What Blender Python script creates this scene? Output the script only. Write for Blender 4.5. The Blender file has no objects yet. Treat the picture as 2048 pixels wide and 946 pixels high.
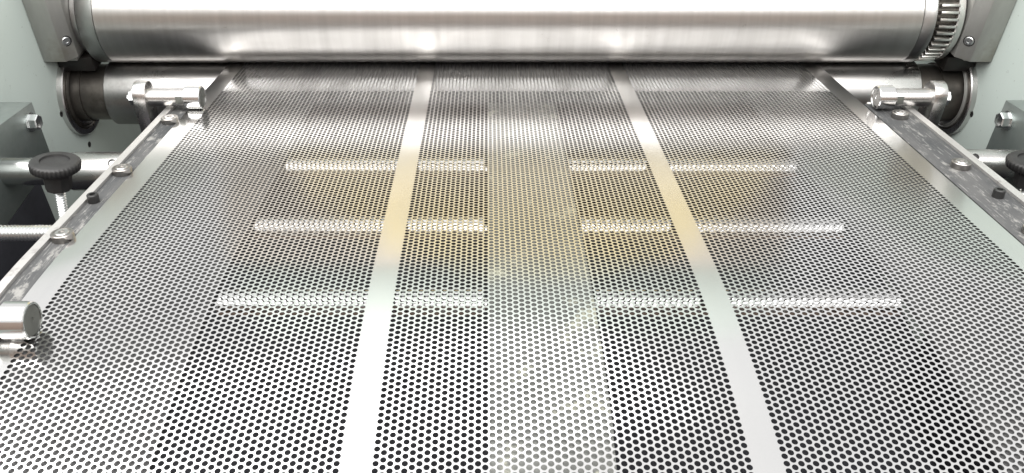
import bpy, bmesh, math, random
import numpy as np
from mathutils import Matrix, Vector

random.seed(7)
SC = bpy.context.scene
COL = SC.collection
# ------------------------------------------------------------------ frames
# all numbers below are millimetres.  Frame 'S' = the flat run of the sheet
# (X across, Y towards the rolls, Z off the sheet); frame 'M' = the upright
# machine, origin at the nip between the rolls.  The sheet falls 10.6 degrees
# towards the nip.
TILT = math.radians(-10.6)
NIP = 876.0
W_S = Matrix.Translation((0, 0, 1.0)) @ Matrix.Rotation(TILT, 4, 'X') @ Matrix.Scale(.001, 4) @ Matrix.Translation((0, -NIP, 0))
W_M = Matrix.Translation((0, 0, 1.0)) @ Matrix.Scale(.001, 4)
FR = {'S': W_S, 'M': W_M}

# ------------------------------------------------------------------ camera
cam = bpy.data.cameras.new('camera')
cam.sensor_width = 36
cam.lens = 1700 / 2048 * 36
cam.shift_x = 49 / 2048
cam.clip_start = .02
cam.clip_end = 100
camo = bpy.data.objects.new('camera', cam)
COL.objects.link(camo)
camo.location = W_S @ Vector((0, 0, 266))
camo.rotation_euler = (math.radians(90 - 28.6) + TILT, 0, 0)
SC.camera = camo

# ------------------------------------------------------------------ light
world = bpy.data.worlds.new('World')
SC.world = world
world.use_nodes = True
bg = world.node_tree.nodes['Background']
bg.inputs[0].default_value = (.97, .965, .96, 1)
bg.inputs[1].default_value = .74


def area(name, loc, target, sx, sy, power, col=(1, 1, 1)):
    l = bpy.data.lights.new(name, 'AREA')
    l.shape = 'RECTANGLE'
    l.size, l.size_y = sx, sy
    l.energy = power
    l.color = col
    o = bpy.data.objects.new(name, l)
    COL.objects.link(o)
    p = W_M @ Vector(loc)
    o.location = p
    d = (W_M @ Vector(target)) - p
    o.rotation_euler = d.to_track_quat('-Z', 'Y').to_euler()
    return o


# ceiling lamps of the workshop: one row over the operator, one over the machine
area('ceiling_lamp', (-250, -850, 1500), (0, -200, 0), 3.4, 1.7, 60, (1, .98, .95))
area('ceiling_lamp', (-450, 420, 1450), (-100, -300, 0), 1.9, .7, 5.5, (1, .99, .98))

SC.view_settings.view_transform = 'Standard'
SC.view_settings.look = 'None'
SC.view_settings.exposure = .62
SC.view_settings.gamma = 1
SC.view_settings.use_curve_mapping = False
SC.cycles.max_bounces = 8
SC.cycles.glossy_bounces = 6
SC.cycles.diffuse_bounces = 3
SC.cycles.caustics_reflective = False
SC.cycles.sample_clamp_indirect = 6
SC.cycles.use_denoising = True
SC.render.filter_size = 1.15


# ------------------------------------------------------------------ materials
class NT:
    def __init__(s, name):
        s.m = bpy.data.materials.new(name)
        s.m.use_nodes = True
        s.t = s.m.node_tree
        s.b = s.t.nodes['Principled BSDF']

    def n(s, typ, **kw):
        o = s.t.nodes.new(typ)
        for k, v in kw.items():
            if hasattr(o, k):
                setattr(o, k, v)
            else:
                o.inputs[k].default_value = v
        return o

    def l(s, a, b):
        s.t.links.new(a, b)

    def coord(s, scale=(1, 1, 1)):
        c = s.n('ShaderNodeTexCoord')
        mp = s.n('ShaderNodeMapping')
        mp.inputs['Scale'].default_value = scale
        s.l(c.outputs['Object'], mp.inputs[0])
        return mp.outputs[0]

    def noise(s, vec, scale, detail=4, rough=.55):
        o = s.n('ShaderNodeTexNoise')
        o.inputs['Scale'].default_value = scale
        o.inputs['Detail'].default_value = detail
        o.inputs['Roughness'].default_value = rough
        s.l(vec, o.inputs['Vector'])
        return o.outputs[0]

    def ramp(s, fac, stops):
        r = s.n('ShaderNodeValToRGB')
        e = r.color_ramp.elements
        while len(e) < len(stops):
            e.new(.5)
        for el, (p, c) in zip(e, stops):
            el.position = p
            el.color = tuple(c) + (1,) if len(c) == 3 else c
        s.l(fac, r.inputs[0])
        return r.outputs[0]

    def mix(s, fac, a, b, mode='MIX'):
        m = s.n('ShaderNodeMix', data_type='RGBA', blend_type=mode)
        if isinstance(fac, (int, float)):
            m.inputs[0].default_value = fac
        else:
            s.l(fac, m.inputs[0])
        for i, v in ((6, a), (7, b)):
            if isinstance(v, tuple):
                m.inputs[i].default_value = v + (1,) if len(v) == 3 else v
            else:
                s.l(v, m.inputs[i])
        return m.outputs[2]

    def bump(s, h, strength, dist=.0005):
        b = s.n('ShaderNodeBump')
        b.inputs['Strength'].default_value = strength
        b.inputs['Distance'].default_value = dist
        s.l(h, b.inputs['Height'])
        s.l(b.outputs[0], s.b.inputs['Normal'])

    def set(s, **kw):
        for k, v in kw.items():
            k = k.replace('_', ' ')
            if isinstance(v, (int, float, tuple)):
                s.b.inputs[k].default_value = v + (1,) if isinstance(v, tuple) and len(v) == 3 else v
            else:
                s.l(v, s.b.inputs[k])
        return s


def g(v):
    return (v, v, v)


def metal(name, c0, c1, r0, r1, scale=40, stretch=(1, 1, 1), metallic=1.0, bump=0., bscale=300, dirt=None, dscale=18, dlo=.55, dhi=.7):
    t = NT(name)
    v = t.coord(stretch)
    n = t.noise(v, scale, 5)
    c = t.ramp(n, [(.3, c0), (.7, c1)])
    r = t.ramp(n, [(.3, g(r1)), (.7, g(r0))])
    if dirt:
        v2 = t.coord()
        d = t.noise(v2, dscale, 8, .65)
        f = t.ramp(d, [(dlo, g(0)), (dhi, g(1))])
        c = t.mix(f, c, dirt)
        r = t.mix(f, r, g(.55))
    t.set(Base_Color=c, Metallic=metallic, Roughness=r)
    if bump:
        t.bump(t.noise(t.coord(stretch), bscale, 3), bump)
    return t.m


M = {}
# smooth rolled sheet, faint long streaks along the strip
M['sheet'] = metal('sheet_metal', g(.69), (.75, .745, .735), .14, .19, 25, (1.5, .12, 1.5), bump=.004, bscale=60)
M['roll'] = metal('ground_roll_steel', (.54, .525, .51), (.62, .605, .59), .38, .44, 30, (4, .3, .3), bump=.003, bscale=200,
                  dirt=(.3, .27, .24), dscale=90, dlo=.66, dhi=.78)
_rt = M['roll'].node_tree
_tg = _rt.nodes.new('ShaderNodeTangent')
_tg.direction_type = 'RADIAL'
_tg.axis = 'X'
_pb = _rt.nodes['Principled BSDF']
_pb.inputs['Anisotropic'].default_value = .9
_pb.inputs['Anisotropic Rotation'].default_value = .25
_rt.links.new(_tg.outputs[0], _pb.inputs['Tangent'])
M['knurl'] = metal('knurled_steel', (.36, .36, .355), (.46, .46, .45), .3, .38, 60)
M['oily'] = metal('oily_dark_steel', (.045, .042, .039), (.17, .155, .138), .35, .5, 28, metallic=.85, dirt=(.03, .025, .02), dscale=12, dlo=.5, dhi=.65)
M['grime_shade'] = metal('black_grime_shade', (.006, .005, .005), (.02, .018, .016), .3, .5, 40, metallic=.2)  # black of both the grime and the shade below the bearing blocks
M['lower'] = metal('lower_roll_steel', (.3, .295, .29), (.46, .455, .45), .25, .38, 20, (1, 1, 1), dirt=(.1, .092, .085), dscale=14, dlo=.55, dhi=.75)
M['block'] = metal('raw_machined_steel', (.3, .3, .285), (.44, .44, .42), .38, .5, 30, (1, 1, .35), metallic=.7, dirt=(.2, .18, .13), dscale=9, dlo=.55, dhi=.75)
M['gear'] = metal('gear_steel', (.5, .49, .47), (.66, .65, .63), .25, .35, 40, dirt=(.1, .08, .06), dscale=25, dlo=.58, dhi=.72)
M['chrome'] = metal('polished_steel', (.62, .62, .62), (.72, .72, .71), .12, .2, 20)
M['idler'] = metal('idler_roller_steel', g(.3), g(.36), .1, .14, 20)
M['satin'] = metal('satin_steel', (.5, .49, .48), (.64, .63, .62), .22, .32, 40, (1, 1, 1), bump=.003)
M['bearing'] = metal('bearing_ring_steel', (.28, .265, .25), (.4, .385, .37), .25, .35, 60)
M['cap'] = metal('turned_end_steel', (.1, .105, .095), (.16, .165, .15), .4, .5, 60, metallic=.4)
M['black_oxide'] = metal('black_oxide_steel', (.02, .02, .02), (.05, .05, .05), .35, .45, 40, metallic=.5)
M['zinc'] = metal('zinc_plated_steel', (.6, .62, .62), (.72, .74, .74), .25, .35, 60)
M['alu'] = metal('worn_aluminium', (.5, .49, .48), (.7, .69, .67), .35, .5, 60, (1, .25, 1), metallic=.8, dirt=(.25, .23, .22), dscale=40, dlo=.56, dhi=.7)
M['bracket'] = metal('grey_phosphated_steel', (.17, .2, .19), (.24, .27, .26), .4, .5, 35, metallic=.6, dirt=(.3, .33, .32), dscale=16, dlo=.6, dhi=.8)
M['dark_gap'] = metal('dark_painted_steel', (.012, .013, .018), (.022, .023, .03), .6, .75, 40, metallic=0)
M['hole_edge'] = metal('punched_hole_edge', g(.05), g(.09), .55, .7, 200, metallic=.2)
M['under'] = metal('table_plate_steel', (.045, .045, .047), (.08, .08, .08), .45, .55, 30, metallic=.3)


def mat_beam():
    t = NT('centre_beam_steel')
    v = t.coord()
    n = t.noise(v, 22, 5)
    c = t.ramp(n, [(.35, (.12, .123, .118)), (.7, (.18, .185, .175))])
    d = t.noise(v, 30, 6, .7)
    f = t.ramp(d, [(.57, g(0)), (.66, g(1))])
    c = t.mix(f, c, (.46, .46, .37))
    t.set(Base_Color=c, Metallic=.4, Roughness=.45)
    return t.m


M['beam'] = mat_beam()


def mat_rail():
    t = NT('scuffed_rail')
    base = t.ramp(t.noise(t.coord((1, .4, 1)), 40, 5), [(.3, (.05, .053, .056)), (.7, (.1, .1, .1))])
    big = t.noise(t.coord((1.5, .55, 1)), 55, 9, .72)
    f = t.ramp(big, [(.55, g(0)), (.6, g(.55)), (.7, g(.8))])
    c = t.mix(f, base, (.32, .315, .3))
    fine = t.noise(t.coord((5, .35, 1)), 150, 6, .75)
    f2 = t.ramp(fine, [(.56, g(0)), (.66, g(.75))])
    c = t.mix(f2, c, (.3, .295, .285))
    t.set(Base_Color=c, Metallic=.05, Roughness=.66)
    t.b.inputs['Specular IOR Level'].default_value = .2
    t.bump(big, .03)
    return t.m


M['rail'] = mat_rail()


def mat_paint():
    t = NT('grey_green_paint')
    n = t.noise(t.coord(), 6, 3)
    c = t.ramp(n, [(.3, (.46, .525, .495)), (.7, (.5, .565, .53))])
    sp = t.noise(t.coord(), 260, 2)
    f = t.ramp(sp, [(.7, g(0)), (.76, g(.5))])
    c = t.mix(f, c, (.25, .28, .26))
    gr = t.noise(t.coord((1, 1, .35)), 9, 8, .7)
    f = t.ramp(gr, [(.55, g(0)), (.8, g(.4))])
    c = t.mix(f, c, (.27, .28, .25))
    t.set(Base_Color=c, Roughness=.42)
    t.bump(t.noise(t.coord(), 180, 3), .05)
    return t.m


M['paint'] = mat_paint()


def mat_plastic():
    t = NT('black_plastic')
    n = t.noise(t.coord(), 120, 3)
    t.set(Base_Color=t.ramp(n, [(.3, g(.012)), (.7, g(.022))]), Roughness=.48)
    t.bump(t.noise(t.coord(), 600, 3), .12)
    return t.m


M['plastic'] = mat_plastic()
M['nylon'] = NT('white_nylon').set(Base_Color=(.75, .74, .7), Roughness=.4).m
M['taupe'] = metal('taupe_paint', (.46, .42, .37), (.54, .5, .45), .45, .55, 8, metallic=0)
M['cream'] = metal('cream_paint', (.62, .54, .36), (.7, .62, .44), .45, .55, 8, metallic=0)
M['olive'] = metal('pale_olive_paint', (.48, .47, .33), (.54, .53, .39), .45, .55, 8, metallic=0)
M['yellow'] = metal('pale_yellow_paint', (.57, .475, .25), (.63, .54, .31), .45, .55, 8, metallic=0)


# ------------------------------------------------------------------ mesh helpers
class B:
    """collects shapes in frame S or M (mm); becomes ONE mesh object"""

    def __init__(s, fr='S'):
        s.v, s.f, s.fr = [], [], fr

    def add(s, vs, fs):
        o = len(s.v)
        s.v += [tuple(p) for p in vs]
        s.f += [tuple(i + o for i in q) for q in fs]
        return s

    def box(s, x0, x1, y0, y1, z0, z1, c=0.):
        """box with chamfered edges of size c"""
        if c <= 0:
            vs = [(x, y, z) for x in (x0, x1) for y in (y0, y1) for z in (z0, z1)]
            return s.add(vs, [(0, 1, 3, 2), (4, 6, 7, 5), (0, 4, 5, 1), (2, 3, 7, 6), (0, 2, 6, 4), (1, 5, 7, 3)])
        bm = bmesh.new()
        bmesh.ops.create_cube(bm, size=1)
        for v in bm.verts:
            v.co = ((x0 + x1) / 2 + v.co.x * (x1 - x0), (y0 + y1) / 2 + v.co.y * (y1 - y0), (z0 + z1) / 2 + v.co.z * (z1 - z0))
        bmesh.ops.bevel(bm, geom=bm.edges[:], offset=c, segments=2, affect='EDGES', profile=.5)
        return s.bm(bm)

    def bm(s, bm):
        bm.verts.index_update()
        s.add([v.co[:] for v in bm.verts], [[v.index for v in f.verts] for f in bm.faces])
        bm.free()
        return s

    def lathe(s, c, axis, prof, seg=48, rmod=None, phase=0.):
        """prof = [(along, radius)...] round axis 'X','Y','Z' or a Vector through c"""
        ax = {'X': (1, 0, 0), 'Y': (0, 1, 0), 'Z': (0, 0, 1)}[axis] if isinstance(axis, str) else axis
        ax = Vector(ax).normalized()
        t = Vector((0, 0, 1)) if abs(ax.z) < .9 else Vector((1, 0, 0))
        e1 = ax.cross(t).normalized()
        e2 = ax.cross(e1)
        c = Vector(c)
        vs, fs = [], []
        for a, r in prof:
            for k in range(seg):
                th = 2 * math.pi * k / seg + phase
                rr = r if rmod is None else rmod(a, r, k)
                vs.append(c + ax * a + (e1 * math.cos(th) + e2 * math.sin(th)) * rr)
        n = len(prof)
        for i in range(n - 1):
            for k in range(seg):
                k2 = (k + 1) % seg
                fs.append((i * seg + k, i * seg + k2, (i + 1) * seg + k2, (i + 1) * seg + k))
        if prof[0][1] > 1e-6:
            fs.append(tuple(reversed(range(seg))))
        if prof[-1][1] > 1e-6:
            fs.append(tuple((n - 1) * seg + k for k in range(seg)))
        return s.add(vs, fs)

    def prism(s, poly, axis, a0, a1, c=0.):
        """poly of 2D points swept along axis"""
        def P(p, a):
            return {'X': (a, p[0], p[1]), 'Y': (p[0], a, p[1]), 'Z': (p[0], p[1], a)}[axis]
        n = len(poly)
        bm = bmesh.new()
        lo = [bm.verts.new(P(p, a0)) for p in poly]
        hi = [bm.verts.new(P(p, a1)) for p in poly]
        bm.faces.new(lo[::-1])
        bm.faces.new(hi)
        for i in range(n):
            j = (i + 1) % n
            bm.faces.new((lo[i], lo[j], hi[j], hi[i]))
        bmesh.ops.recalc_face_normals(bm, faces=bm.faces[:])
        if c:
            es = [e for e in bm.edges if e.calc_face_angle(0) > .5]
            bmesh.ops.bevel(bm, geom=es, offset=c, segments=2, affect='EDGES', profile=.5)
        return s.bm(bm)

    def mesh(s, name, mat, base=(0, 0, 0), angle=35, world=True):
        me = bpy.data.meshes.new(name)
        Wm = FR[s.fr] if world else Matrix.Scale(.001, 4)
        bb = Vector(base)
        me.from_pydata([(Wm @ Vector(p)) - bb for p in s.v], [], s.f)
        bm = bmesh.new()
        bm.from_mesh(me)
        bmesh.ops.recalc_face_normals(bm, faces=bm.faces[:])
        lim = math.radians(angle)
        for f in bm.faces:
            f.smooth = True
        for e in bm.edges:
            if len(e.link_faces) != 2 or e.calc_face_angle(0) > lim:
                e.smooth = False
        bm.to_mesh(me)
        bm.free()
        me.materials.append(mat)
        return me


def tag(o, label=None, cat=None, group=None, kind=None):
    for k, v in (('label', label), ('category', cat), ('group', group), ('kind', kind)):
        if v:
            o[k] = v
    return o


def thing(name, base, fr, label, cat, group=None):
    o = bpy.data.objects.new(name, None)
    o.empty_display_size = .02
    COL.objects.link(o)
    o.location = FR[fr] @ Vector(base)
    return tag(o, label, cat, group)


def root_loc(o):
    while o.parent:
        o = o.parent
    return o.location


def part(name, b, mat, parent, label=None, angle=35):
    o = bpy.data.objects.new(name, b.mesh(name, M[mat], root_loc(parent), angle))
    COL.objects.link(o)
    o.parent = parent
    if label:
        o['label'] = label
    return o


def solo(name, b, mat, base, label, cat, group=None, kind=None):
    loc = FR[b.fr] @ Vector(base)
    o = bpy.data.objects.new(name, b.mesh(name, M[mat], loc))
    COL.objects.link(o)
    o.location = loc
    return tag(o, label, cat, group, kind)


def arc(cx, cy, r, a0, a1, n):
    return [(cx + r * math.cos(math.radians(a0 + (a1 - a0) * i / n)), cy + r * math.sin(math.radians(a0 + (a1 - a0) * i / n))) for i in range(n + 1)]


# ------------------------------------------------------------------ run of the sheet
BEND, RAD = 464.0, 636.0


def P(x, t, n=0.):
    """point on the sheet's run: t = distance along the strip, n = height off it"""
    if t >= BEND:
        return (x, t, n)
    a = (BEND - t) / RAD
    return (x, BEND - RAD * math.sin(a) - n * math.sin(a), -RAD * (1 - math.cos(a)) + n * math.cos(a))


def sweep(b, x0, x1, t0, t1, n0, n1, step=8.):
    """slab that follows the run"""
    ts = [t0]
    if t0 < BEND:
        e = min(t1, BEND)
        k = max(2, int((e - t0) / step))
        ts += [t0 + (e - t0) * i / k for i in range(1, k + 1)]
    if t1 > ts[-1] + 1e-6:
        ts.append(t1)
    vs, fs = [], []
    for t in ts:
        vs += [P(x0, t, n0), P(x1, t, n0), P(x1, t, n1), P(x0, t, n1)]
    for i in range(len(ts) - 1):
        for k in range(4):
            fs.append((4 * i + k, 4 * i + (k + 1) % 4, 4 * i + 4 + (k + 1) % 4, 4 * i + 4 + k))
    fs.append((0, 1, 2, 3))
    e = 4 * (len(ts) - 1)
    fs.append((e + 3, e + 2, e + 1, e))
    return b.add(vs, fs)


def wav(x, t):
    """the thin sheet is not quite flat"""
    return .09 * np.sin(x / 43. + 1.3) * np.sin(t / 57.) + .05 * np.sin(t / 31. + x / 90.)


PIT, HR, THK = 4.0, 1.56, .2
CS = PIT * math.sqrt(3) / 2
T0, T1 = 176.0, 900.0


def band(name, xs, parent, clampL, clampR, label):
    rows = int((T1 - T0) / PIT)
    ncol = len(xs)
    ii, jj = np.meshgrid(np.arange(ncol), np.arange(rows), indexing='ij')
    cx = np.asarray(xs)[ii].ravel()
    ct = (T0 + (jj + .5 * (ii % 2)) * PIT).ravel()
    nc = len(cx)
    R = PIT / math.sqrt(3)
    oa = np.radians(np.arange(6) * 60)
    ia = np.radians(np.arange(12) * 30)
    ox, ot = R * np.cos(oa), R * np.sin(oa)
    ix, it = HR * np.cos(ia), HR * np.sin(ia)
    OX = cx[:, None] + ox
    OT = ct[:, None] + ot
    first, last = xs[0], xs[-1]
    OX = np.where((cx[:, None] < first + .1) & (OX < first), clampL, OX)
    OX = np.where((cx[:, None] > last - .1) & (OX > last), clampR, OX)
    IX = cx[:, None] + ix
    IT = ct[:, None] + it
    X = np.concatenate([OX, IX, IX, OX], 1)
    T = np.concatenate([OT, IT, IT, OT], 1)
    Nn = np.concatenate([np.zeros((nc, 18)), np.full((nc, 18), -THK)], 1)
    Nn = Nn + wav(X, T)
    a = np.clip((BEND - T) / RAD, 0, None)
    Y = np.where(T >= BEND, T, BEND - RAD * np.sin(a)) - Nn * np.sin(a)
    Z = -RAD * (1 - np.cos(a)) + Nn * np.cos(a)
    co = np.stack([X, Y, Z], -1).reshape(-1, 3)
    Wm = np.array(W_S)
    co = co @ Wm[:3, :3].T + Wm[:3, 3] - np.array(root_loc(parent))
    tf = []
    for k in range(6):
        k2 = (k + 1) % 6
        i0, i1, i2 = 6 + 2 * k, 6 + 2 * k + 1, 6 + (2 * k + 2) % 12
        tf += [(k, k2, i2, i1), (k, i1, i0)]
        tf += [(k2 + 30, k + 30, i1 + 12, i2 + 12), (k + 30, i0 + 12, i1 + 12)]
    for k in range(12):
        k2 = (k + 1) % 12
        tf.append((6 + k, 6 + k2, 18 + k2, 18 + k))
    lens = np.array([len(q) for q in tf])
    flat = np.concatenate([np.array(q) for q in tf])
    loops = (flat[None, :] + (np.arange(nc) * 36)[:, None]).ravel()
    tot = np.tile(lens, nc)
    start = np.concatenate([[0], np.cumsum(tot)[:-1]])
    me = bpy.data.meshes.new(name)
    me.vertices.add(len(co))
    me.vertices.foreach_set('co', co.ravel().astype(np.float32))
    me.loops.add(len(loops))
    me.loops.foreach_set('vertex_index', loops.astype(np.int32))
    me.polygons.add(len(tot))
    me.polygons.foreach_set('loop_start', start.astype(np.int32))
    me.update(calc_edges=True)
    me.validate()
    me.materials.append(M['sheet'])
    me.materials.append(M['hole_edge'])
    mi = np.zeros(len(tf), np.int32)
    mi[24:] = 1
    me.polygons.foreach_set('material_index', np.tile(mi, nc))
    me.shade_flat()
    o = bpy.data.objects.new(name, me)
    COL.objects.link(o)
    o.parent = parent
    o['label'] = label
    return o


# ================================================================== SETTING
# dark machine bed under everything
b = B('M')
b.box(-900, 960, -1100, 420, -330, -300)
solo('machine_bed', b, 'dark_gap', (30, -240, -315), None, None, kind='structure')
b = B('M')
b.box(-435, 495, 300, 330, -299, -60)
solo('rear_bed_wall', b, 'dark_gap', (30, 315, -180), None, None, kind='structure')

def mat_floor():
    t = NT('brown_workshop_floor')
    n = t.noise(t.coord(), 3, 6)
    t.set(Base_Color=t.ramp(n, [(.3, (.30, .2, .14)), (.7, (.38, .27, .2))]), Roughness=.5)
    return t.m


M['floor'] = mat_floor()
b = B('M')
b.box(-2500, 2500, -1800, 1500, -1000, -960)
solo('floor', b, 'floor', (0, -1000, -960), None, None, kind='structure')

def mat_added_wall():
    t = NT('added_brown_wall')
    n = t.noise(t.coord(), 2, 5)
    t.set(Base_Color=t.ramp(n, [(.3, (.25, .185, .15)), (.7, (.32, .245, .2))]), Roughness=.6)
    return t.m


M['added_wall'] = mat_added_wall()
b = B('M')
b.box(-2500, 2500, -1800, -1700, -959, 880)
solo('added_wall', b, 'added_wall', (0, -1750, -959), None, None, kind='structure')  # unseen wall, added behind the camera to warm and darken the metal reflections

# side frames
for x0, x1, w in ((-466, -440, 'left'), (500, 526, 'right')):
    b = B('M')
    b.box(x0, x1, -175, 420, -298, 215, 2)
    fr = thing('side_frame', ((x0 + x1) / 2, 0, -298), 'M', f'pale grey-green painted side frame plate on the {w} of the rolls', 'machine frame', 'side frame plates')
    part('plate', b, 'paint', fr)
    xi = x1 if w == 'left' else x0
    sg = 1 if w == 'left' else -1
    for y, z in ((-52, -34), (-20, -92), (60, -60)):
        b = B('M')
        b.lathe((xi, y, z), 'X', [(-.3 * sg, 3.2), (.5 * sg, 3.2), (.5 * sg, 2.2), (.2 * sg, 2.2)], 20)
        part('screw_hole', b, 'black_oxide', fr)

# ================================================================== PERFORATED SHEET
sheet = thing('perforated_sheet', (36, 500, 0), 'S', 'shiny perforated metal sheet with round holes and plain strips, running under the large roll', 'metal sheet')
XA, XB, XC, XD = -71.4, -53.0, 123.7, 141.7
left_cols = [XA - CS * k for k in range(52, -1, -1)]
mid_cols = [XB + CS * k for k in range(52)]
right_cols = [XD + CS * k for k in range(54)]
E0, E1 = -269.5, 343.5
band('perforated_band', left_cols, sheet, left_cols[0] - 2, XA + 2, 'left band of round holes')
band('perforated_band', mid_cols, sheet, XB - 2, mid_cols[-1] + 2, 'middle band of round holes between the two plain strips')
band('perforated_band', right_cols, sheet, XD - 2, right_cols[-1] + 2, 'right band of round holes')
for x0, x1, lab in ((E0, left_cols[0] - 2, 'plain left margin'), (XA + 2, XB - 2, 'plain strip between left and middle band'),
                    (mid_cols[-1] + 2, XD - 2, 'plain strip between middle and right band'), (right_cols[-1] + 2, E1, 'plain right margin')):
    b = B('S')
    nt, nx = 181, 5
    vs, fs = [], []
    for lev in (0, -THK):
        for i in range(nt):
            t = T0 + (T1 - T0) * i / (nt - 1)
            for k in range(nx):
                x = x0 + (x1 - x0) * k / (nx - 1)
                vs.append(P(x, t, lev + float(wav(x, t))))
    for i in range(nt - 1):
        for k in range(nx - 1):
            q = i * nx + k
            fs.append((q, q + 1, q + nx + 1, q + nx))
            q += nt * nx
            fs.append((q, q + nx, q + nx + 1, q + 1))
        for k in (0, nx - 1):
            q = i * nx + k
            fs.append((q, q + nx, q + nx + nt * nx, q + nt * nx))
    b.add(vs, fs)
    part('plain_strip', b, 'sheet', sheet, lab)

# ================================================================== ROLLS
UR, LR = 50.0, 34.4
UC = (0, NIP, UR)
LC = (0, NIP, -THK - LR)
up = thing('upper_roll', (18, NIP, 0), 'S', 'large bright steel roll across the top, with a toothed gear on its right end', 'roll')
b = B('S')
b.lathe(UC, 'X', [(-384, 49), (-383.2, UR), (423.2, UR), (424, 49)], 160)
part('roll_body', b, 'roll', up, 'smooth bright cylinder')


def knurl(a, r, k):
    return r - (.8 if k % 2 else 0) if r > 46 else r


for a0, a1 in ((-401, -384.3), (424.3, 437)):
    b = B('S')
    b.lathe(UC, 'X', [(a0, 44), (a0, 48.2), (a0 + .9, 49.7), (a1 - .1, 49.7), (a1 - .1, 44)], 300, knurl)
    part('knurled_ring', b, 'knurl', up, 'finely grooved ring at the roll end', angle=80)
for pr in ([(-455, 26), (-415, 26), (-415, 36), (-409, 36), (-409, 42), (-404.5, 42), (-404.5, 38), (-401.1, 38)],
           [(437.1, 42), (440.2, 42), (440.2, 36), (441, 36)], [(466.5, 26), (515, 26)]):
    b = B('S')
    b.lathe(UC, 'X', pr, 64)
    part('journal', b, 'lower' if pr[0][0] < 0 else 'oily', up)
# drive gear
GR, GT = 42.0, 44
b = B('S')
b.lathe(UC, 'X', [(441, 30), (441, GR), (458.5, GR), (458.5, 42)], 96)
gear = part('drive_gear', b, 'oily', up, 'steel spur gear with straight teeth and a drilled hub')
b = B('S')
b.lathe(UC, 'X', [(458.6, 40), (458.6, 47), (459.4, 48), (464.5, 48), (466.3, 46), (466.3, 30)], 96)
part('gear_hub', b, 'gear', gear)
b = B('S')
hd = Vector((0, -math.cos(math.radians(40)), math.sin(math.radians(40))))
b.lathe(Vector((461.6, NIP, UR)) + hd * 47.4, hd, [(0, 2.1), (.75, 2.1)], 20)
part('drilled_hole', b, 'dark_gap', gear)
tb = B('S')
poly = [(-2.0, GR - .5), (-1.8, GR + 2.5), (-1.2, 48.6), (1.2, 48.6), (1.8, GR + 2.5), (2.0, GR - .5)]
tb.prism([(p[0], p[1]) for p in poly], 'X', 441.3, 458.2, .25)
me_t = tb.mesh('tooth', M['gear'], world=False)
# rotate the mesh into the tilted frame is not needed: teeth repeat all round the roll axis
gc = (W_S @ Vector(UC)) - root_loc(up)
for k in range(GT):
    o = bpy.data.objects.new('tooth', me_t)
    COL.objects.link(o)
    o.parent = gear
    o.location = gc
    o.rotation_euler = (2 * math.pi * k / GT, 0, 0)

lo = thing('lower_roll', (18, NIP, -2 * LR), 'S', 'darker and thinner steel roll below, visible either side of the sheet', 'roll')
b = B('S')
b.lathe(LC, 'X', [(-398, 33.4), (-397, LR), (449, LR), (450, 33.4)], 128)
part('roll_body', b, 'lower', lo)
for pr in ([(-438, 31), (-424, 31), (-424, 29.5), (-398, 29.5)], [(450, 29.5), (474, 29.5), (474, 31), (498, 31)]):
    b = B('S')
    b.lathe(LC, 'X', pr, 72)
    part('roll_neck', b, 'oily', lo, 'narrower oily neck')

# bearing flanges on the side frames (round, concentric with the lower roll)
lcm = W_M.inverted() @ (W_S @ Vector(LC))
for xi, sg, w in ((-440, 1, 'left'), (500, -1, 'right')):
    fl = thing('bearing_flange', (xi, lcm.y, lcm.z - 46), 'M', f'round dark bearing flange on the {w} side frame around the lower roll end', 'bearing', 'bearing flanges of the lower roll')
    c = (xi, lcm.y, lcm.z)
    b = B('M')
    b.lathe(c, 'X', [(0, 46), (5 * sg, 46), (6 * sg, 45), (6 * sg, 40), (4.6 * sg, 39.5), (4.6 * sg, 36)], 96)
    part('flange_ring', b, 'satin', fl)
    b = B('M')
    b.lathe(c, 'X', [(3 * sg, 39.6), (5.2 * sg, 39.4), (5.2 * sg, 37.5), (4 * sg, 37), (4 * sg, 32.2)], 96)
    part('dark_seat', b, 'oily', fl)
    for r in (34.6, 36.9):
        b = B('M')
        b.lathe(c, 'X', [(3.5 * sg, r + 1), (6.6 * sg, r + .8), (7.2 * sg, r), (6.6 * sg, r - .8), (3.5 * sg, r - 1)], 96)
        part('seal_ring', b, 'oily' if sg > 0 else 'block', fl)

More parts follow.
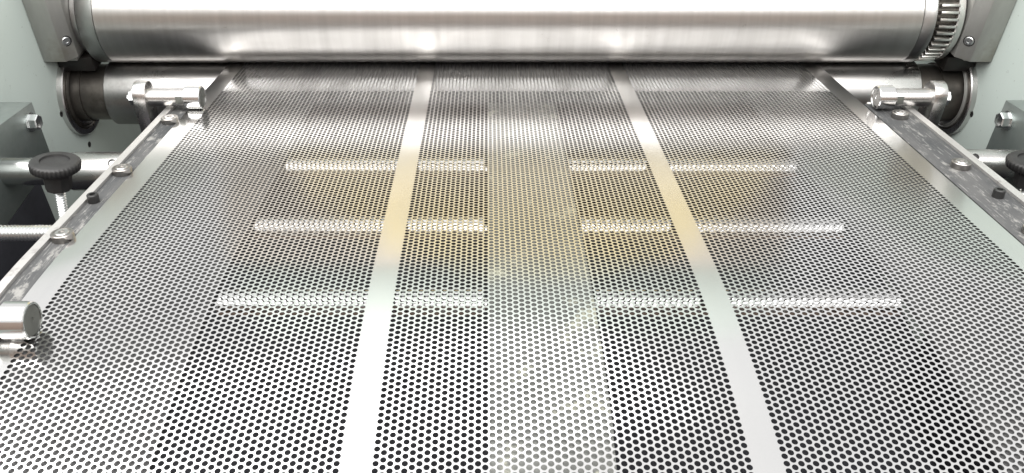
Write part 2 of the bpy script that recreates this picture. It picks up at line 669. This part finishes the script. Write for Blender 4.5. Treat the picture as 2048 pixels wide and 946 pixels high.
# bearing housings (blocks) in front of the roll ends
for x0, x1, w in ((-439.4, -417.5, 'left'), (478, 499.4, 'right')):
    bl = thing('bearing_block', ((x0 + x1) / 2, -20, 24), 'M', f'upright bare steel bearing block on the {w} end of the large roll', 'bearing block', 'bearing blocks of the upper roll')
    ch = 11
    if w == 'left':
        poly = [(x0, 60), (x0, -50), (x1, -50), (x1 + ch - 3, -50 + ch), (x1 + ch - 3, 60)]
        nx, ny = math.sqrt(.5), -math.sqrt(.5)
        sx = x1 + (ch - 3) / 2
    else:
        poly = [(x1, 60), (x1, -50), (x0, -50), (x0 - ch, -50 + ch), (x0 - ch, 60)]
        nx, ny = -math.sqrt(.5), -math.sqrt(.5)
        sx = x0 - ch / 2
    b = B('M')
    b.prism(poly, 'Z', 24, 150, .8)
    part('housing', b, 'block', bl)
    b = B('M')
    b.box(min(x0, x1) + (8 if w == 'left' else 2), max(x0, x1) - (-4 if w == 'left' else 10), -36, 40, 18, 23.8, .8)
    part('foot', b, 'block', bl)
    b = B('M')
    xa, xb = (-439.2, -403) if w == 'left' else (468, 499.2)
    b.box(xa, xb, -28, 60, 2, 17.6, 1)  # added box: its black gives the grime and shade beside the nip
    part('grime_shade_box', b, 'grime_shade', bl, 'added black greasy box standing in for shade under the block')
    b = B('M')
    sy = -50 + ch / 2
    b.lathe((sx, sy, 44), (nx, ny, 0), [(-.5, 5.4), (.25, 5.4), (.25, 4.7), (-.2, 4.4)], 28)
    sc = part('screw_recess', b, 'black_oxide', bl)
    b = B('M')
    b.lathe((sx, sy, 44), (nx, ny, 0), [(-.4, 4.2), (.5, 4.2), (.9, 3.7), (.9, 1.9), (.4, 1.9)], 28)
    part('socket_screw', b, 'zinc', bl)

# ================================================================== SUPPORT TABLE
tab = thing('support_table', (45, 500, -15), 'S', 'support table under the sheet with scuffed side rails and edge-guide bearings', 'machine table')
for x0, x1, xl0, xl1, w in ((-284, -262, -290, -284, 'left'), (346, 377, 377, 383.5, 'right')):
    b = B('S')
    sweep(b, x0, x1, 392, 744, -15, -1.0)
    r = part('side_rail', b, 'rail', tab, f'scuffed dark {w} rail')
    b = B('S')
    sweep(b, xl0, xl1, 380, 744, -15, 1.2)
    part('rail_lip', b, 'alu', r)
    b = B('S')
    b.box(min(x0, xl0) + 6, max(x1, xl1) - 6, 745, 753, -13, -2, 1)
    part('rail_end_bar', b, 'nylon', r)
b = B('S')
sweep(b, -261, -160, 200, 748, -5.5, -1.6)
part('support_plate', b, 'under', tab)
b = B('S')
sweep(b, 244, 345, 200, 748, -5.5, -1.6)
part('support_plate', b, 'under', tab)
b = B('S')
sweep(b, 0, 62, 316, 748, -5.5, -1.6)
bm_ = part('centre_beam', b, 'beam', tab)
b = B('S')
k0 = [(316, -1.7), (306, -2.6), (296, -5), (284, -10), (272, -18), (262, -28)]
vs = [P(x, t, n + d) for t, n in k0 for x, d in ((.5, 0), (61.5, 0), (61.5, -4), (.5, -4))]
fs = [(4 * i + k, 4 * i + (k + 1) % 4, 4 * i + 4 + (k + 1) % 4, 4 * i + 4 + k) for i in range(len(k0) - 1) for k in range(4)]
b.add(vs, fs)
part('beam_nose', b, 'beam', bm_)
b = B('S')
sweep(b, -261, 345, 748.1, 781, -5.5, -1.6)
part('end_plate', b, 'under', tab)
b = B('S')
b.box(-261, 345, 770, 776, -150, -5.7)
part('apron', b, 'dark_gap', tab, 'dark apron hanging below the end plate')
b = B('S')
sweep(b, -330, -261.5, 200, 372, -16, -11)
part('front_plate', b, 'bracket', tab)

# edge-guide bearings (ring on a screw) and black socket screws
def bearing_set(x, y, n):
    b = B('S')
    b.lathe((x, y, -1), 'Z', [(0, 5), (0, 7.0), (.5, 7.2), (4.6, 7.2), (5.2, 6.7), (5.2, 5.5), (4.9, 5.4), (4.9, 5)], 36)
    ring = part('edge_bearing', b, 'bearing', tab)
    b = B('S')
    b.lathe((x, y, -1), 'Z', [(0, 4.4), (5.1, 4.4), (5.6, 4.0), (5.6, 2.1), (4.0, 2.0), (4.0, 0)], 36)
    part('bearing_cap', b, 'satin', ring)
    b = B('S')
    b.lathe((x, y, -1), 'Z', [(4.05, 1.95), (4.25, 1.95)], 12)
    part('hex_socket', b, 'dark_gap', ring)


for x, y in ((-276.5, 486), (-277, 590), (-276, 697), (360.5, 494), (364.5, 601), (363.5, 709)):
    bearing_set(x, y, 0)
for x, y in ((-279, 541), (366, 549)):
    b = B('S')
    b.lathe((x, y, -1), 'Z', [(0, 4), (5.6, 4), (6.2, 3.5), (6.2, 2.1), (3.5, 1.9)], 32, )
    s = part('socket_screw', b, 'black_oxide', tab)
    b = B('S')
    b.lathe((x, y, -1), 'Z', [(3.4, 2.0), (3.7, 2.0)], 6)
    part('hex_socket', b, 'dark_gap', s)

# ================================================================== SUPPORT ROLLERS UNDER THE SHEET
for t, w in ((617, 'row nearest the large roll'), (516, 'second row from the large roll'),
             (424, 'third row from the large roll'), (290, 'row at the bottom picture edge')):
    for x0, x1, side in ((-158.5, -1.5, 'left'), (63.5, 242.5, 'right')):
        c = P((x0 + x1) / 2, t, -10.9)
        h = (x1 - x0) / 2
        b = B('S')
        b.lathe(c, 'X', [(-h - 1.2, 4), (-h + .2, 4), (-h + .2, 9.4), (-h + .8, 10), (h - .8, 10), (h - .2, 9.4), (h - .2, 4), (h + 1.2, 4)], 48)
        solo('support_roller', b, 'idler', (c[0], c[1], c[2] - 10), f'bright cross roller under the holes, {side} window, {w}', 'roller', 'support rollers under the sheet')


# ================================================================== HOLD-DOWN ROLLERS
def hold_down(face_x, t, sg, label):
    """sg = direction from the face to the bracket (-1 left, +1 right)"""
    c0 = P(face_x, t, 10.6)
    th = thing('hold_down_roller', P(face_x + sg * 40, t, -30), 'S', label, 'guide roller', 'hold-down rollers on the sheet edges')
    b = B('S')
    b.lathe(c0, 'X', [(3 * sg, 8.6), (0, 8.8), (0, 9.9), (.7 * sg, 10.5), (14 * sg, 10.5), (14.6 * sg, 9.9), (14.6 * sg, 7)], 56)
    part('roller', b, 'chrome', th)
    b = B('S')
    b.lathe(c0, 'X', [(.9 * sg, 8.7), (.5 * sg, 8.5), (.5 * sg, 1.8), (3 * sg, 1.7)], 48)
    part('end_cap', b, 'cap' if sg < 0 else 'chrome', th)
    b = B('S')
    b.lathe(c0, 'X', [(1.2 * sg, 1.65), (1.0 * sg, 1.65)], 6)
    part('hex_socket', b, 'dark_gap', th)
    b = B('S')
    b.lathe(c0, 'X', [(14.6 * sg, 8), (47 * sg, 8)], 48)
    sh = part('shaft', b, 'satin', th)
    b = B('S')
    b.box(c0[0] + 16 * sg if sg > 0 else c0[0] - 22, c0[0] + 22 if sg > 0 else c0[0] - 16, c0[1] - 8.15, c0[1] - 6.4, c0[2] - 3.4, c0[2] + 3.4, .5)
    part('spanner_flat', b, 'cap', sh)
    poly = [(c0[1] + 9, -34), (c0[1] - 5, -34)] + [(c0[1] - 12, c0[2] - 3)] + arc(c0[1], c0[2] + 3, 12, 180, 0, 14) + [(c0[1] + 12, c0[2] - 4)]
    b = B('S')
    b.prism(poly, 'X', c0[0] + 47 * sg, c0[0] + 58.5 * sg, .8)
    part('bracket', b, 'satin', th)
    b = B('S')
    b.lathe((c0[0] + 58.6 * sg, c0[1], c0[2]), 'X', [(0, 7.2), (5.4 * sg, 7.2), (6.2 * sg, 6.2), (6.2 * sg, 3), (8.4 * sg, 2.6)], 6)
    part('lock_nut', b, 'zinc', th)
    return th


hold_down(-255.5, 729, -1, 'hold-down roller on a bracket at the back left corner of the sheet')
hold_down(348.0, 729, 1, 'hold-down roller on a bracket at the back right corner of the sheet')
hold_down(-246.5, 384, -1, 'hold-down roller cut by the left picture edge, at the front of the sheet')

# ================================================================== MOUNTING BLOCKS, SHAFTS, KNOBS
for xf, sg, yc, zc, w in ((-400, -1, -159, 42.5, 'left'), (450, 1, -165, 48, 'right')):
    mb = thing('mounting_block', (xf + sg * 35, yc - 100, -260), 'M', f'grey steel mounting block with a hex bolt, at the {w} picture edge', 'mounting block', 'mounting blocks of the table')
    sl = math.tan(math.radians(10.6))
    poly = [(yc, zc), (yc - 190, zc + 190 * sl), (yc - 190, zc - 60), (yc - 2, zc - 60)]
    b = B('M')
    b.prism(poly, 'X', xf, xf + sg * 39.5 if sg < 0 else xf + 49, .8)
    part('block', b, 'bracket', mb)
    poly = [(yc - 33, zc - 60.2), (yc - 190, zc - 60.2), (yc - 190, -290), (yc - 33, -290)]
    b = B('M')
    b.prism(poly, 'X', xf - sg * 0, xf + sg * 30, .8)
    part('lower_plate', b, 'dark_gap', mb, 'dark plate below the block')
    # hex bolt on the inner face
    by, bz = (yc - 14, zc - 12)
    b = B('M')
    b.lathe((xf, by, bz), 'X', [(0, 8.2), (-1.2 * sg, 8.2)], 32)
    bo = part('washer', b, 'zinc', mb)
    b = B('M')
    b.lathe((xf - 1.2 * sg, by, bz), 'X', [(0, 6.9), (-6.2 * sg, 6.9), (-7 * sg, 6.2), (-7 * sg, 5.4), (-6.8 * sg, 5)], 6, phase=.3)
    part('hex_bolt', b, 'zinc', mb)
    b = B('M')
    b.lathe((xf, by - 46, bz - 26), 'X', [(.4 * sg, 5), (-.3 * sg, 5), (-.3 * sg, 4), (.2 * sg, 4)], 28)
    part('bore', b, 'black_oxide', mb)

# pivot shafts carrying the table
for xs, sg, y, z, w in ((-405, 1, 647, -25, 'left'), (449.5, -1, 663, -25, 'right')):
    ps = thing('pivot_shaft', (xs, y, z - 12), 'S', f'polished pivot shaft with collar beside the {w} rail', 'shaft', 'pivot shafts of the table')
    if w == 'left':
        b = B('S')
        b.lathe((xs, y, z), 'X', [(0, 10.4), (1.2, 11.6), (68, 11.6)], 56)
        part('shaft', b, 'chrome', ps)
        b = B('S')
        b.lathe((xs, y, z), 'X', [(60, 15.4), (61, 16), (128, 16)], 56)
        cl = part('collar', b, 'satin', ps)
        b = B('S')
        b.lathe((xs + 99, y - 10, z + 11.5), Vector((0, -.66, .75)), [(0, 3.4), (1.2, 3.4), (1.2, 2.6), (.6, 2.6)], 24)
        part('set_screw', b, 'black_oxide', cl)
    else:
        b = B('S')
        b.lathe((xs, y, z), 'X', [(0, 11), (-14, 11)], 56)
        part('shaft', b, 'chrome', ps)
        b = B('S')
        b.lathe((xs, y, z), 'X', [(-2, 11.2), (-3, 12.2), (-80, 12.2)], 56)
        cl = part('collar', b, 'satin', ps)
        b = B('S')
        b.lathe((xs - 42, y - 7.5, z + 9), Vector((0, -.66, .75)), [(0, 3), (1.2, 3), (1.2, 2.3), (.6, 2.3)], 24)
        part('set_screw', b, 'black_oxide', cl)


def thread(b, c, axis, r, length, pitch, d, seg=28):
    prof = []
    n = int(length / pitch)
    for i in range(n):
        prof += [(i * pitch, r - d), (i * pitch + pitch * .5, r)]
    prof.append((n * pitch, r - d))
    return b.lathe(c, axis, prof, seg)


for x, y, z, sg, w in ((-325, 586, 3, 1, 'left'), (426, 611, -6, -1, 'right')):
    kn = thing('clamp_knob', (x, y, z - 60), 'S', f'black ribbed plastic clamp knob on a threaded stud beside the {w} rail', 'knob', 'clamp knobs of the table')

    def rib(a, r, k):
        return r - (.7 if (k // 2) % 2 else 0) if r > 17.5 and a < 7.6 else r
    b = B('S')
    ax = Vector((.1 * sg, -.02, 1))
    b.lathe((x, y, z), ax, [(0, 9), (.5, 15.8), (1.8, 17.7), (6.6, 18.2), (7.8, 17.2), (8.6, 15.6), (8.8, 10.6), (7.4, 10.2), (7.2, 0.01)], 144, rib)
    part('grip', b, 'plastic', kn, angle=50)
    b = B('S')
    b.lathe(Vector((x, y, z)) - ax * 15.5, ax, [(0, 8.4), (.8, 9.4), (8, 10), (16.2, 11)], 10)
    part('hub', b, 'plastic', kn)
    b = B('S')
    thread(b, Vector((x, y, z)) - ax * 62, ax, 3.9, 48, 2.2, .9)
    part('stud', b, 'zinc', kn, 'threaded zinc stud')

b = B('S')
thread(b, (-480, 528, -19), 'X', 5.7, 195, 2.5, 1.15, 36)
solo('threaded_rod', b, 'zinc', (-400, 528, -24.6), 'horizontal zinc threaded rod left of the scuffed left rail', 'threaded rod')
b = B('S')
b.lathe((-318, 452, -22), 'X', [(0, 7), (1, 8), (9, 8), (10, 7), (10, 5), (24, 5)], 40)
solo('stop_pin', b, 'oily', (-310, 452, -30), 'small dark pin head behind the left rail below the threaded rod', 'pin')

# machine cover behind the rolls: seen only as the reflection in the plain strips
cov = thing('rear_cover', (30, 420, -60), 'M', 'painted cover behind the rolls with yellow bands, seen mirrored in the plain strips', 'machine cover')
b = B('M')
b.box(-436, 496, 430, 450, 432, 830, 3)
part('panel', b, 'paint', cov)
b = B('M')
b.box(-436, 496, 436, 450, 190, 430, 3)
part('lower_panel', b, 'taupe', cov)
# three painted bands, narrower towards the top, with slanted ends
for z0, z1, xa, xb, xc, xd, m in ((190, 268, -330, 480, -290, 440, 'cream'), (270, 372, -285, 435, -130, 310, 'yellow'), (374, 490, -125, 300, 0, 190, 'olive')):
    b = B('M')
    b.prism([(xa, z0), (xb, z0), (xd, z1), (xc, z1)], 'Y', 424, 429 if m == 'olive' else 435, 2)
    part('painted_band', b, m, cov)
